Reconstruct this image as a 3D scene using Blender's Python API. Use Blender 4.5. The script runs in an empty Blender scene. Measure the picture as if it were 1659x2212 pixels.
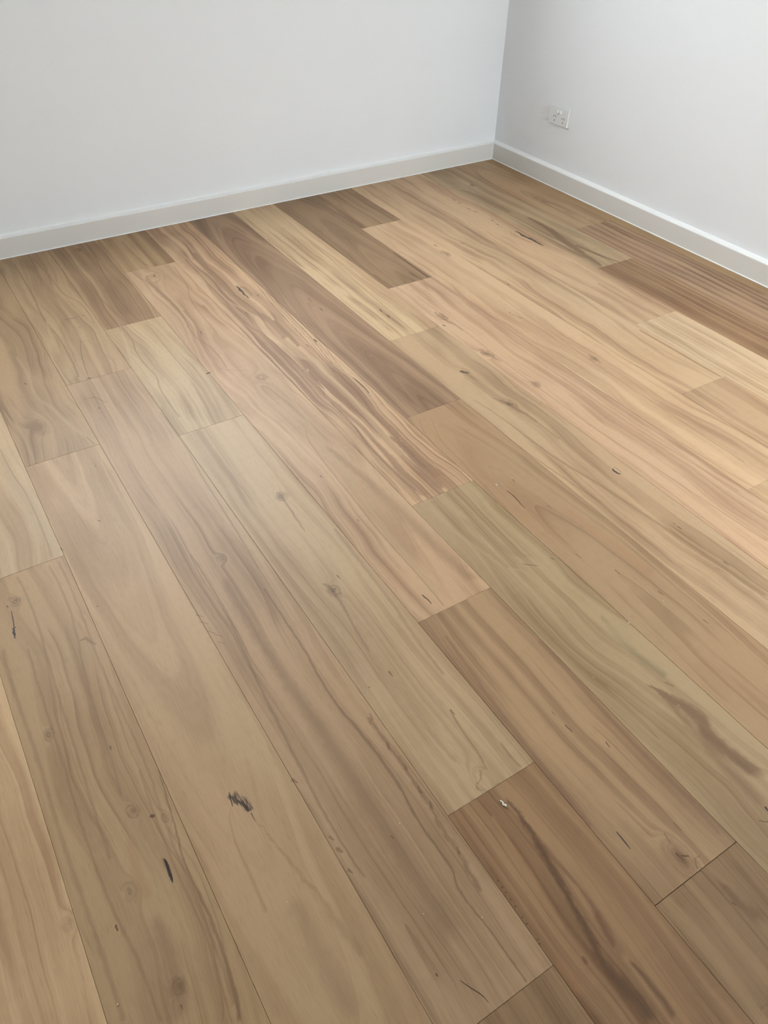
import bpy, bmesh, math, random
from mathutils import Vector, Matrix, noise as mnoise

sc = bpy.context.scene
C = sc.collection
W_PX, H_PX = 1659, 2212

# ------------------------------------------------------------------ camera
F_PX = 1650.5
CAM = Vector((-2.56269, -3.05777, 1.23588))
AX, AZ, AR = 0.832933, -0.572974, 0.020502
ROT = Matrix.Rotation(AZ, 3, 'Z') @ Matrix.Rotation(AX, 3, 'X') @ Matrix.Rotation(AR, 3, 'Z')
cam_d = bpy.data.cameras.new('camera')
cam_d.sensor_fit = 'HORIZONTAL'
cam_d.sensor_width = 36.0
cam_d.lens = 36.0 * F_PX / W_PX
cam_d.clip_start = 0.02
cam = bpy.data.objects.new('camera', cam_d)
C.objects.link(cam)
cam.matrix_world = Matrix.Translation(CAM) @ ROT.to_4x4()
sc.camera = cam

# ------------------------------------------------------------------ daylight and exposure
wd = bpy.data.worlds.new('overcast_sky')
sc.world = wd
wd.use_nodes = True
bg = wd.node_tree.nodes['Background']
bg.inputs['Color'].default_value = (0.88, 0.955, 1.0, 1)
bg.inputs['Strength'].default_value = 12.3

# room: walls meet behind the skirting in the far corner; skirting faces lie on x = 0 and y = 0
WT = 0.019            # skirting thickness
X_R, Y_B = WT, WT     # wall faces
X_L, Y_F = -3.70, -3.55
ZC = 2.45
TH = 0.12             # wall thickness
# openings: window above the sill line of the back wall, glazed door in the wall behind the camera (x0, x1, z0, z1)
WIN_BACK = (-2.60, -0.98, 0.93, 2.12)
WIN_FRONT = (-1.00, -0.06, 0.02, 2.30)
for (x0, x1, z0, z1), y_, rx in ((WIN_BACK, Y_B + TH + 0.01, -90), (WIN_FRONT, Y_F - TH - 0.01, 90)):
    ld = bpy.data.lights.new('window_portal', 'AREA')
    ld.shape = 'RECTANGLE'
    ld.size, ld.size_y = x1 - x0, z1 - z0
    ld.cycles.is_portal = True
    lo = bpy.data.objects.new('window_portal', ld)
    C.objects.link(lo)
    lo.location = ((x0 + x1) / 2, y_, (z0 + z1) / 2)
    lo.rotation_euler = (math.radians(rx), 0, 0)

sc.view_settings.view_transform = 'Standard'
sc.view_settings.look = 'None'
sc.view_settings.gamma = 1.0
sc.view_settings.use_curve_mapping = False
sc.view_settings.exposure = 0.0
sc.cycles.max_bounces = 4
sc.cycles.diffuse_bounces = 3
sc.cycles.glossy_bounces = 2
sc.cycles.use_adaptive_sampling = True
sc.cycles.adaptive_threshold = 0.1
sc.cycles.adaptive_min_samples = 8
sc.cycles.caustics_reflective = False
sc.cycles.use_denoising = True

# ------------------------------------------------------------------ helpers
def lin(c):
    return tuple(((x / 255) / 12.92 if x / 255 <= 0.04045 else ((x / 255 + 0.055) / 1.055) ** 2.4) for x in c)

def px_floor(q, z=0.0):
    """where a photograph pixel meets the horizontal plane z"""
    d = ROT @ Vector(((q[0] - W_PX / 2) / F_PX, -(q[1] - H_PX / 2) / F_PX, -1.0))
    return CAM + d * ((z - CAM.z) / d.z)

def obj(name, bm, m, parent=None, smooth=False):
    me = bpy.data.meshes.new(name)
    bmesh.ops.recalc_face_normals(bm, faces=bm.faces)
    if smooth:
        for f in bm.faces:
            f.smooth = True
    bm.to_mesh(me)
    bm.free()
    o = bpy.data.objects.new(name, me)
    C.objects.link(o)
    if m:
        me.materials.append(m)
    if parent:
        o.parent = parent
    return o

def struct(name, bm, m):
    o = obj(name, bm, m)
    o['kind'] = 'structure'
    return o

def box(bm, lo, hi, bevel=0.0, seg=2):
    r = bmesh.ops.create_cube(bm, size=1.0)
    s = [hi[i] - lo[i] for i in range(3)]
    c = [(hi[i] + lo[i]) / 2 for i in range(3)]
    for v in r['verts']:
        v.co = Vector([v.co[i] * s[i] + c[i] for i in range(3)])
    if bevel:
        es = list({e for v in r['verts'] for e in v.link_edges})
        bmesh.ops.bevel(bm, geom=es, offset=bevel, segments=seg, affect='EDGES', profile=0.6)
    return bm

def B(lo, hi, bevel=0.0, seg=2):
    return box(bmesh.new(), lo, hi, bevel, seg)

def extrude_profile(prof, p0, p1, to3):
    """closed 2d profile swept from p0 to p1 (station values), to3(a, b, s) gives the point"""
    bm = bmesh.new()
    n = len(prof)
    A = [bm.verts.new(to3(a, b, p0(a))) for a, b in prof]
    D = [bm.verts.new(to3(a, b, p1(a))) for a, b in prof]
    for i in range(n):
        bm.faces.new((A[i], A[(i + 1) % n], D[(i + 1) % n], D[i]))
    bm.faces.new(A[::-1])
    bm.faces.new(D)
    return bm

# ------------------------------------------------------------------ node helper
class NT:
    def __init__(self, tree):
        self.t = tree
    def node(self, typ, **kw):
        n = self.t.nodes.new(typ)
        for k, v in kw.items():
            setattr(n, k, v)
        return n
    def put(self, n, key, val):
        s = n.inputs[key]
        if isinstance(val, bpy.types.NodeSocket):
            self.t.links.new(val, s)
        else:
            s.default_value = val
    def m(self, op, a, b=None, c=None, clamp=False):
        n = self.node('ShaderNodeMath', operation=op, use_clamp=clamp)
        for i, x in enumerate((a, b, c)):
            if x is not None:
                self.put(n, i, x)
        return n.outputs[0]
    def add(self, a, b): return self.m('ADD', a, b)
    def mul(self, a, b): return self.m('MULTIPLY', a, b)
    def madd(self, a, b, c): return self.m('MULTIPLY_ADD', a, b, c)
    def vm(self, op, a, b=None, scale=None):
        n = self.node('ShaderNodeVectorMath', operation=op)
        self.put(n, 0, a)
        if b is not None:
            self.put(n, 1, b)
        if scale is not None:
            self.put(n, 'Scale', scale)
        return n.outputs['Value'] if op in ('DOT_PRODUCT', 'LENGTH', 'DISTANCE') else n.outputs['Vector']
    def xyz(self, x, y, z=0.0):
        n = self.node('ShaderNodeCombineXYZ')
        for i, v in enumerate((x, y, z)):
            self.put(n, i, v)
        return n.outputs[0]
    def noise(self, vec, scale=1.0, detail=2.0, rough=0.5, dims='3D', dist=0.0):
        n = self.node('ShaderNodeTexNoise', noise_dimensions=dims)
        self.put(n, 'Vector', vec)
        n.inputs['Scale'].default_value = scale
        n.inputs['Detail'].default_value = detail
        n.inputs['Roughness'].default_value = rough
        n.inputs['Distortion'].default_value = dist
        return n.outputs[0]
    def ramp(self, x, a, b, lo=0.0, hi=1.0, smooth=True):
        n = self.node('ShaderNodeMapRange', interpolation_type='SMOOTHSTEP' if smooth else 'LINEAR')
        self.put(n, 0, x)
        n.inputs[1].default_value = a
        n.inputs[2].default_value = b
        n.inputs[3].default_value = lo
        n.inputs[4].default_value = hi
        return n.outputs[0]
    def mix(self, f, a, b, blend='MIX'):
        n = self.node('ShaderNodeMix', data_type='RGBA', blend_type=blend)
        self.put(n, 0, f)
        for key, v in ((6, a), (7, b)):
            self.put(n, key, v if isinstance(v, bpy.types.NodeSocket) else (*v, 1.0))
        return n.outputs[2]

def new_mat(name):
    mt = bpy.data.materials.new(name)
    mt.use_nodes = True
    t = NT(mt.node_tree)
    return mt, t, mt.node_tree.nodes['Principled BSDF']

def paint(name, col, rough=0.6, bump=0.0, scale=400.0, var=0.015):
    mt, t, p = new_mat(name)
    tc = t.node('ShaderNodeTexCoord').outputs['Object']
    n1 = t.noise(tc, 3.0, 3.0, 0.5)
    c = t.mix(n1, [x * (1 - var) for x in col], [min(1, x * (1 + var)) for x in col])
    t.put(p, 'Base Color', c)
    p.inputs['Roughness'].default_value = rough
    if bump:
        b = t.node('ShaderNodeBump')
        b.inputs['Strength'].default_value = bump
        b.inputs['Distance'].default_value = 0.0004
        t.put(b, 'Height', t.noise(tc, scale, 2.0, 0.6))
        t.put(p, 'Normal', b.outputs[0])
    return mt

M_WALL = paint('white_wall_paint', (0.85, 0.86, 0.87), 0.75)
M_DIM_GREY = paint('floor_dimming_grey', (0.42, 0.42, 0.41), 0.75)  # grey made up for the unseen front wall, dims floor near the camera
M_CEIL = paint('ceiling_paint', (0.86, 0.86, 0.86), 0.8)
M_TRIM = paint('skirting_gloss_paint', (0.76, 0.735, 0.69), 0.32)
M_CAULK_LIT_EDGE = paint('white_sealant_and_lit_edge', (0.88, 0.875, 0.855), 0.35)
M_PLASTIC = paint('white_plastic', (0.80, 0.80, 0.785), 0.28)
M_SWITCH = paint('white_switch_plastic', (0.86, 0.86, 0.85), 0.22)
M_SLOT = paint('dark_slot', (0.10, 0.10, 0.095), 0.6)
M_SUB = paint('subfloor_board', (0.30, 0.22, 0.15), 0.9)
M_ALU = paint('powder_coated_frame', (0.7, 0.7, 0.7), 0.4)
M_GROUND = paint('concrete_paving', (0.42, 0.41, 0.39), 0.9)
M_CHIP = paint('white_plaster', (0.90, 0.86, 0.80), 0.6, 0.2, 900)
M_CRUMB = paint('pale_sawdust', (0.80, 0.68, 0.52), 0.7)
M_SLIVER = paint('brown_sliver', (0.13, 0.075, 0.04), 0.6)

# ------------------------------------------------------------------ walls, ceiling, window
def wall_with_opening(name, xa, xb, ya, yb, op, m):
    x0, x1, z0, z1 = op
    bm = bmesh.new()
    box(bm, (xa, ya, -0.05), (x0, yb, ZC + 0.1))
    box(bm, (x1, ya, -0.05), (xb, yb, ZC + 0.1))
    box(bm, (x0, ya, -0.05), (x1, yb, z0))
    box(bm, (x0, ya, z1), (x1, yb, ZC + 0.1))
    return struct(name, bm, m)
wall_with_opening('wall_back', X_L - TH, X_R + TH, Y_B, Y_B + TH, WIN_BACK, M_WALL)
wall_with_opening('wall_front', X_L, X_R, Y_F - TH, Y_F, WIN_FRONT, M_DIM_GREY)
struct('wall_right', B((X_R, Y_F - TH, -0.05), (X_R + TH, Y_B, ZC + 0.1)), M_WALL)
struct('wall_left', B((X_L - TH, Y_F - TH, -0.05), (X_L, Y_B, ZC + 0.1)), M_WALL)
struct('ceiling', B((X_L, Y_F, ZC), (X_R, Y_B, ZC + 0.1)), M_CEIL)

def window(name, x0, x1, z0, z1, yc):
    root = bpy.data.objects.new(name, None)
    C.objects.link(root)
    root['kind'] = 'structure'
    root.location = ((x0 + x1) / 2, yc, z0)
    hw, hh, f, d = (x1 - x0) / 2, z1 - z0, 0.045, 0.03
    bm = bmesh.new()
    box(bm, (-hw, -d, 0), (hw, d, f)); box(bm, (-hw, -d, hh - f), (hw, d, hh))
    box(bm, (-hw, -d, f), (-hw + f, d, hh - f)); box(bm, (hw - f, -d, f), (hw, d, hh - f))
    obj('window_frame', bm, M_ALU, root)
    obj('mullion', B((-0.02, -d, f), (0.02, d, hh - f)), M_ALU, root)
    g = bpy.data.materials.new('clear_glass')
    g.use_nodes = True
    t = NT(g.node_tree)
    g.node_tree.nodes.remove(g.node_tree.nodes['Principled BSDF'])
    tr = t.node('ShaderNodeBsdfTransparent'); gl = t.node('ShaderNodeBsdfGlossy')
    gl.inputs['Roughness'].default_value = 0.02
    mx = t.node('ShaderNodeMixShader')
    mx.inputs[0].default_value = 0.04; t.put(mx, 1, tr.outputs[0]); t.put(mx, 2, gl.outputs[0])
    g.node_tree.links.new(mx.outputs[0], g.node_tree.nodes['Material Output'].inputs[0])
    for s in (-1, 1):
        a, b = sorted((s * 0.02, s * (hw - f)))
        obj('pane', B((a, -0.003, f), (b, 0.003, hh - f)), g, root)
    return root
window('window_1', *WIN_BACK, Y_B + TH - 0.035)
window('window_2', *WIN_FRONT, Y_F - TH + 0.035)
struct('ground', B((-14, -22, -0.5), (10, 18, -0.35)), M_GROUND)

# ------------------------------------------------------------------ skirting boards with sealant bead
SH, ST = 0.0735, 0.0785        # front arris, top at the wall
prof = [(0.0005, 0.001), (0.0, 0.002), (0.0, SH - 0.003), (0.0006, SH - 0.0012), (0.0022, SH), (WT, ST), (WT, 0.001)]
sk_b = extrude_profile(prof, lambda a: X_L, lambda a: a, lambda a, b, s: (s, a, b))
sk_r = extrude_profile(prof, lambda a: Y_F, lambda a: a, lambda a, b, s: (a, s, b))
sb = struct('baseboard_back', sk_b, M_TRIM)
sr = struct('baseboard_right', sk_r, M_TRIM)
sk_l = extrude_profile(prof, lambda a: Y_F, lambda a: -a, lambda a, b, s: (X_L + WT - a, s, b))
struct('baseboard_left', sk_l, M_TRIM)
sk_f = extrude_profile(prof, lambda a: X_L + WT, lambda a: WIN_FRONT[0], lambda a, b, s: (s, Y_F + WT - a, b))
struct('baseboard_front', sk_f, M_TRIM)

top = [(0.0012, SH - 0.0004), (0.0025, SH + 0.0003), (WT - 0.006, ST - 0.0012), (WT, ST + 0.004), (WT, ST - 0.002), (0.0025, SH - 0.001)]  # whiter strip over the skirting top, light from above put into its colour
obj('lit_top_edge', extrude_profile(top, lambda a: X_L, lambda a: a, lambda a, b, s: (s, a, b)), M_CAULK_LIT_EDGE, sb)
obj('lit_top_edge', extrude_profile(top, lambda a: Y_F, lambda a: a, lambda a, b, s: (a, s, b)), M_CAULK_LIT_EDGE, sr)

def bead(n0, n1, step, to3, name, parent, w=0.0036, h=0.0034):
    bm = bmesh.new()
    rows = []
    n = max(2, int(abs(n1 - n0) / step))
    for i in range(n + 1):
        s = n0 + (n1 - n0) * i / n
        k = 1 + 0.22 * mnoise.noise((s * 9, 3.1, 0)) + 0.15 * mnoise.noise((s * 37, 7.7, 0))
        ww, hh = w * k, h * k
        rows.append([bm.verts.new(to3(a, b, s)) for a, b in ((0.001, 0.0002), (-ww, 0.0002), (-ww * 0.72, hh * 0.38), (-ww * 0.28, hh * 0.82), (0.001, hh))])
    for r0, r1 in zip(rows, rows[1:]):
        for i in range(4):
            bm.faces.new((r0[i], r0[i + 1], r1[i + 1], r1[i]))
    return obj(name, bm, M_CAULK_LIT_EDGE, parent, smooth=True)
bead(-3.9, -0.001, 0.012, lambda a, b, s: (s, a, b), 'sealant_bead', sb)
bead(Y_F + 0.05, -0.001, 0.012, lambda a, b, s: (a, s, b), 'sealant_bead', sr)
bead(0.001, SH - 0.001, 0.008, lambda a, b, s: (a, -b - 0.0002 + 0.0006, s), 'corner_bead', sb, 0.0022, 0.0022)

# ------------------------------------------------------------------ timber
def group_seg():
    g = bpy.data.node_groups.new('vein_segment', 'ShaderNodeTree')
    I = g.interface
    for n, ty in (('P', 'NodeSocketVector'), ('A', 'NodeSocketVector'), ('AB', 'NodeSocketVector'),
                  ('InvLen2', 'NodeSocketFloat'), ('W0', 'NodeSocketFloat'), ('dW', 'NodeSocketFloat'), ('Core', 'NodeSocketFloat')):
        I.new_socket(n, in_out='INPUT', socket_type=ty)
    I.new_socket('Mask', in_out='OUTPUT', socket_type='NodeSocketFloat')
    t = NT(g)
    gi = t.node('NodeGroupInput').outputs
    go = t.node('NodeGroupOutput')
    pa = t.vm('SUBTRACT', gi['P'], gi['A'])
    h = t.m('MULTIPLY', t.vm('DOT_PRODUCT', pa, gi['AB']), gi['InvLen2'], clamp=True)
    d = t.vm('LENGTH', t.vm('SUBTRACT', pa, t.vm('SCALE', gi['AB'], scale=h)))
    w = t.madd(h, gi['dW'], gi['W0'])
    q = t.m('DIVIDE', d, w)
    n = t.node('ShaderNodeMapRange', interpolation_type='SMOOTHSTEP')
    t.put(n, 0, q); t.put(n, 1, 1.0); t.put(n, 2, gi['Core']); n.inputs[3].default_value = 0; n.inputs[4].default_value = 1
    t.put(go, 'Mask', n.outputs[0])
    return g

def group_knot():
    g = bpy.data.node_groups.new('knot_field', 'ShaderNodeTree')
    I = g.interface
    for n, ty in (('P', 'NodeSocketVector'), ('Center', 'NodeSocketVector'), ('InvR', 'NodeSocketVector')):
        I.new_socket(n, in_out='INPUT', socket_type=ty)
    I.new_socket('Bump', in_out='OUTPUT', socket_type='NodeSocketFloat')
    I.new_socket('Dist', in_out='OUTPUT', socket_type='NodeSocketFloat')
    t = NT(g)
    gi = t.node('NodeGroupInput').outputs
    go = t.node('NodeGroupOutput')
    q = t.vm('MULTIPLY', t.vm('SUBTRACT', gi['P'], gi['Center']), gi['InvR'])
    L = t.vm('LENGTH', q)
    t.put(go, 'Dist', L)
    t.put(go, 'Bump', t.m('EXPONENT', t.mul(t.mul(L, L), -1.0)))
    return g
G_SEG, G_KNOT = group_seg(), group_knot()

def curve_stroke(t, wu, wv, lp, w, core):
    """a streak running along the grain: centre line and half width as curves over its length"""
    v0, v1 = lp[0][1], lp[-1][1]
    us = [q[0] for q in lp]
    lo, hi = min(us) - 0.001, max(us) + 0.001
    wm = max(w)
    f = t.ramp(wv, v0, v1, 0.0, 1.0, smooth=False)
    def curve(vals):
        n = t.node('ShaderNodeFloatCurve')
        cv = n.mapping.curves[0]
        xs_ = [(q[1] - v0) / (v1 - v0) for q in lp]
        for i, (x_, y_) in enumerate(zip(xs_, vals)):
            if i == 0:
                cv.points[0].location = (x_, y_)
            elif i == len(xs_) - 1:
                cv.points[-1].location = (x_, y_)
            else:
                cv.points.new(x_, y_)
        n.mapping.update()
        t.put(n, 'Value', f)
        return n.outputs[0]
    uc = t.madd(curve([(q - lo) / (hi - lo) for q in us]), hi - lo, lo)
    hw = t.madd(curve([x_ / wm for x_ in w]), wm, 0.0)
    d = t.m('DIVIDE', t.m('ABSOLUTE', t.m('SUBTRACT', wu, uc)), hw)
    # ends: taper over a length a few times the width
    L = abs(v0 - v1)
    e0 = min(0.25, 1.2 * w[0] / L + 0.002); e1 = min(0.25, 1.2 * w[-1] / L + 0.002)
    ends = t.ramp(t.m('PINGPONG', f, 0.5), 0.0, max(e0, e1))
    return t.mul(t.ramp(d, 1.0, core), ends)

TIMBER = (0.650, 0.578, 0.512)
def tone(c, mean, pull=0.30):
    c = [x + (m_ - x) * pull for x, m_ in zip(c, mean)]
    return tuple(x * k for x, k in zip(lin(c), TIMBER))

def wood(name, sp, cx, cy, strokes, knots):
    """one board's own timber: rings of a trunk cut lengthwise, bent round its knots.
    u runs across the board, v along it (metres from the board's origin)."""
    mt, t, p = new_mat(name)
    tc = t.node('ShaderNodeTexCoord').outputs['Object']
    se = t.node('ShaderNodeSeparateXYZ'); t.put(se, 0, tc)
    u, v = se.outputs[0], se.outputs[1]
    sd = sp['seed']
    P2 = t.xyz(u, v, 0.0)
    # bending of the grain
    n1 = t.noise(t.xyz(t.mul(u, 3.5), t.madd(v, 1.7, sd)), 1.0, 1.0, 0.5, '2D')
    n2 = t.noise(t.xyz(t.mul(u, 11.0), t.madd(v, 6.0, sd * 1.3)), 1.0, 1.0, 0.5, '2D')
    uw = t.add(t.madd(t.add(n1, -0.5), sp['warp'] * 1.6, u), t.madd(n2, sp['warp'] * 0.34, -sp['warp'] * 0.17))
    a = t.add(uw, -sp['u0'])
    b = t.madd(v, sp['tap'], -(sp['vt'] - cy) * sp['tap'])
    r = t.m('SQRT', t.madd(a, a, t.madd(b, b, 1e-6)))
    kfs = []
    for (kx, ky, ru, rv, dark, push) in knots:
        n = t.node('ShaderNodeGroup'); n.node_tree = G_KNOT
        t.put(n, 'P', t.xyz(uw, v, 0.0))
        n.inputs['Center'].default_value = (kx - cx, ky - cy, 0)
        n.inputs['InvR'].default_value = (1 / ru, 1 / rv, 0)
        kfs.append((n.outputs['Bump'], n.outputs['Dist'], dark, ru))
        r = t.madd(n.outputs['Bump'], push, r)
    # growth bands and thin late-wood lines
    bandv = t.noise(t.xyz(t.mul(r, sp['F'] * 0.75), t.madd(v, 0.35, sd)), 1.0, 1.0, 0.55, '2D')
    band = t.ramp(bandv, 0.36, 0.64)
    linev = t.noise(t.xyz(t.mul(r, sp['F'] * 3.1), t.madd(v, 0.5, sd + 9)), 1.0, 2.0, 0.6, '2D')
    line = t.ramp(linev, 0.48, 0.66)
    saw = t.m('POWER', t.m('FRACT', t.madd(bandv, 2.4, t.mul(r, sp['F'] * 0.8))), 5.0)
    blot = t.noise(t.xyz(t.mul(u, 7.0), t.madd(v, 2.4, sd + 5)), 1.0, 2.0, 0.55, '2D')
    gate = t.ramp(blot, 0.38, 0.58)
    fib = t.noise(t.xyz(t.mul(uw, 420.0), t.madd(v, 9.0, sd)), 1.0, 2.0, 0.65, '2D')
    tt = t.madd(band, sp['band'] * 1.25, t.madd(line, sp['line'] * 0.55, t.mul(t.mul(saw, gate), sp['saw'] * 1.15)))
    tt = t.madd(fib, 0.46, t.add(tt, -0.25))
    tt = t.m('MULTIPLY_ADD', blot, sp.get('blot', 0.95), t.add(tt, -0.5 * sp.get('blot', 0.95)), clamp=True)
    L_, D_ = sp['light'], sp['dark']
    k_ = sp.get('k', 1.0)
    hi = [x + 0.05 * (x - y) for x, y in zip(L_, D_)]
    lo = [y - 0.12 * (x - y) for x, y in zip(L_, D_)]
    col = t.mix(tt, [x * k_ for x in tone(hi, (206, 180, 144))], [x * k_ for x in tone(lo, (158, 129, 97))])
    # slow drift of tint along the board
    col = t.mix(t.ramp(n1, 0.35, 0.68, 0, 0.6), col, t.mix(1.0, col, sp.get('tint', (1.03, 0.985, 0.955)), 'MULTIPLY'))
    # fine pores
    por = t.noise(t.xyz(t.mul(u, 1100.0), t.madd(v, 38.0, sd)), 1.0, 0.0, 0.5, '2D')
    col = t.mix(t.ramp(por, 0.60, 0.76, 0, 0.12), col, tone((112, 84, 58), (0, 0, 0), 0.0))
    # mineral streaks and gum veins, traced
    wob = t.noise(t.xyz(t.mul(u, 90.0), t.madd(v, 42.0, sd)), 1.0, 2.0, 0.7, '2D')
    wob2 = t.noise(t.xyz(t.mul(u, 90.0), t.madd(v, 42.0, sd + 40)), 1.0, 1.0, 0.6, '2D')
    streak = None
    warps = {}
    for s in strokes:
        pts, w, cc, st, core = s['pts'], s['w'], s['col'], s['a'], s.get('core', 0.2)
        amp = s.get('wob', 0.35) * max(w)
        lev = min((0.0003, 0.0008, 0.002, 0.005), key=lambda q_: abs(math.log(q_ / max(amp, 1e-5))))
        if lev not in warps:
            wu = t.add(u, t.madd(wob, lev * 2.2, -lev * 1.1)); wv = t.add(v, t.madd(wob2, lev * 2.2, -lev * 1.1))
            warps[lev] = (t.xyz(wu, wv, 0.0), wu, wv)
        Pw, wu, wv = warps[lev]
        msk = None
        lp = [(x_ - cx, y_ - cy) for x_, y_ in pts]
        along = all(lp[i + 1][1] < lp[i][1] - 0.3 * abs(lp[i + 1][0] - lp[i][0]) for i in range(len(lp) - 1))
        if along and abs(lp[0][1] - lp[-1][1]) > 0.02:
            msk = curve_stroke(t, wu, wv, lp, w, core)
        for i in range(0 if msk is None else len(pts), len(pts) - 1):
            ax, ay = pts[i][0] - cx, pts[i][1] - cy
            bx, by = pts[i + 1][0] - cx, pts[i + 1][1] - cy
            n = t.node('ShaderNodeGroup'); n.node_tree = G_SEG
            t.put(n, 'P', Pw)
            n.inputs['A'].default_value = (ax, ay, 0)
            n.inputs['AB'].default_value = (bx - ax, by - ay, 0)
            n.inputs['InvLen2'].default_value = 1.0 / max(1e-9, (bx - ax) ** 2 + (by - ay) ** 2)
            n.inputs['W0'].default_value = w[i]
            n.inputs['dW'].default_value = w[i + 1] - w[i]
            n.inputs['Core'].default_value = core
            msk = n.outputs[0] if msk is None else t.m('MAXIMUM', msk, n.outputs[0])
        if s.get('streak'):
            streak = streak or t.noise(t.xyz(t.mul(u, 900.0), t.madd(v, 40.0, sd)), 1.0, 1.0, 0.6, '2D')
            msk = t.mul(msk, t.ramp(streak, 0.44, 0.52))
        col = t.mix(t.mul(msk, st), col, tone(cc, (166, 137, 105), 0.12))
    for bump, dist, dark, ru in kfs:
        if dark > 0:
            dj = t.madd(wob, 1.1, t.madd(wob2, 0.6, t.add(dist, -0.85)))
            ring = t.m('SINE', t.mul(dj, 9.5))
            eye = t.mul(t.ramp(dj, 1.3, 0.25), t.madd(ring, 0.20, 0.50))
            col = t.mix(t.mul(eye, dark), col, tone((108, 82, 58), (0, 0, 0), 0.0))
    t.put(p, 'Base Color', col)
    rg = t.madd(fib, 0.08, 0.43)
    t.put(p, 'Roughness', rg)
    p.inputs['IOR'].default_value = 1.45
    p.inputs['Specular IOR Level'].default_value = 0.46
    return mt

# board strips: long joints (x) from the right-hand skirting leftwards
PITCH = 0.19
XB = [-0.0476, -0.2386, -0.4242, -0.6166, -0.8075, -0.9997, -1.1890, -1.3798, -1.5691, -1.7568, -1.9464, -2.1354,
      -2.3272, -2.5174, -2.7085]
while XB[-1] - PITCH > X_L + 0.02:
    XB.append(XB[-1] - PITCH)
XB.append(X_L + 0.006)
Y_END = Y_F + 0.006
# end joints of each strip, strip 0 lies between XB[0] and XB[1]
ENDS = {0: [0.862], 1: [1.1807], 2: [1.5624], 3: [1.9313], 4: [0.4214, 2.3174], 5: [0.9263, 2.83], 6: [1.239, 3.14],
        7: [1.618, 3.52], 8: [1.9317, 3.83], 9: [0.3409, 2.2418, 2.8969], 10: [0.714, 1.3728, 2.6123],
        11: [0.9766, 2.8768], 12: [1.3011, 3.20], 13: [1.6674, 3.57], 14: [0.33, 2.0 + 2.2]}
W1 = dict(u0=0.35, vt=0.0, tap=0.0, F=55, band=0.35, line=0.30, saw=0.45, warp=0.03)

def S(light, dark, **k):
    d = dict(W1); d.update(light=light, dark=dark); d.update(k)
    return d
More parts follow.
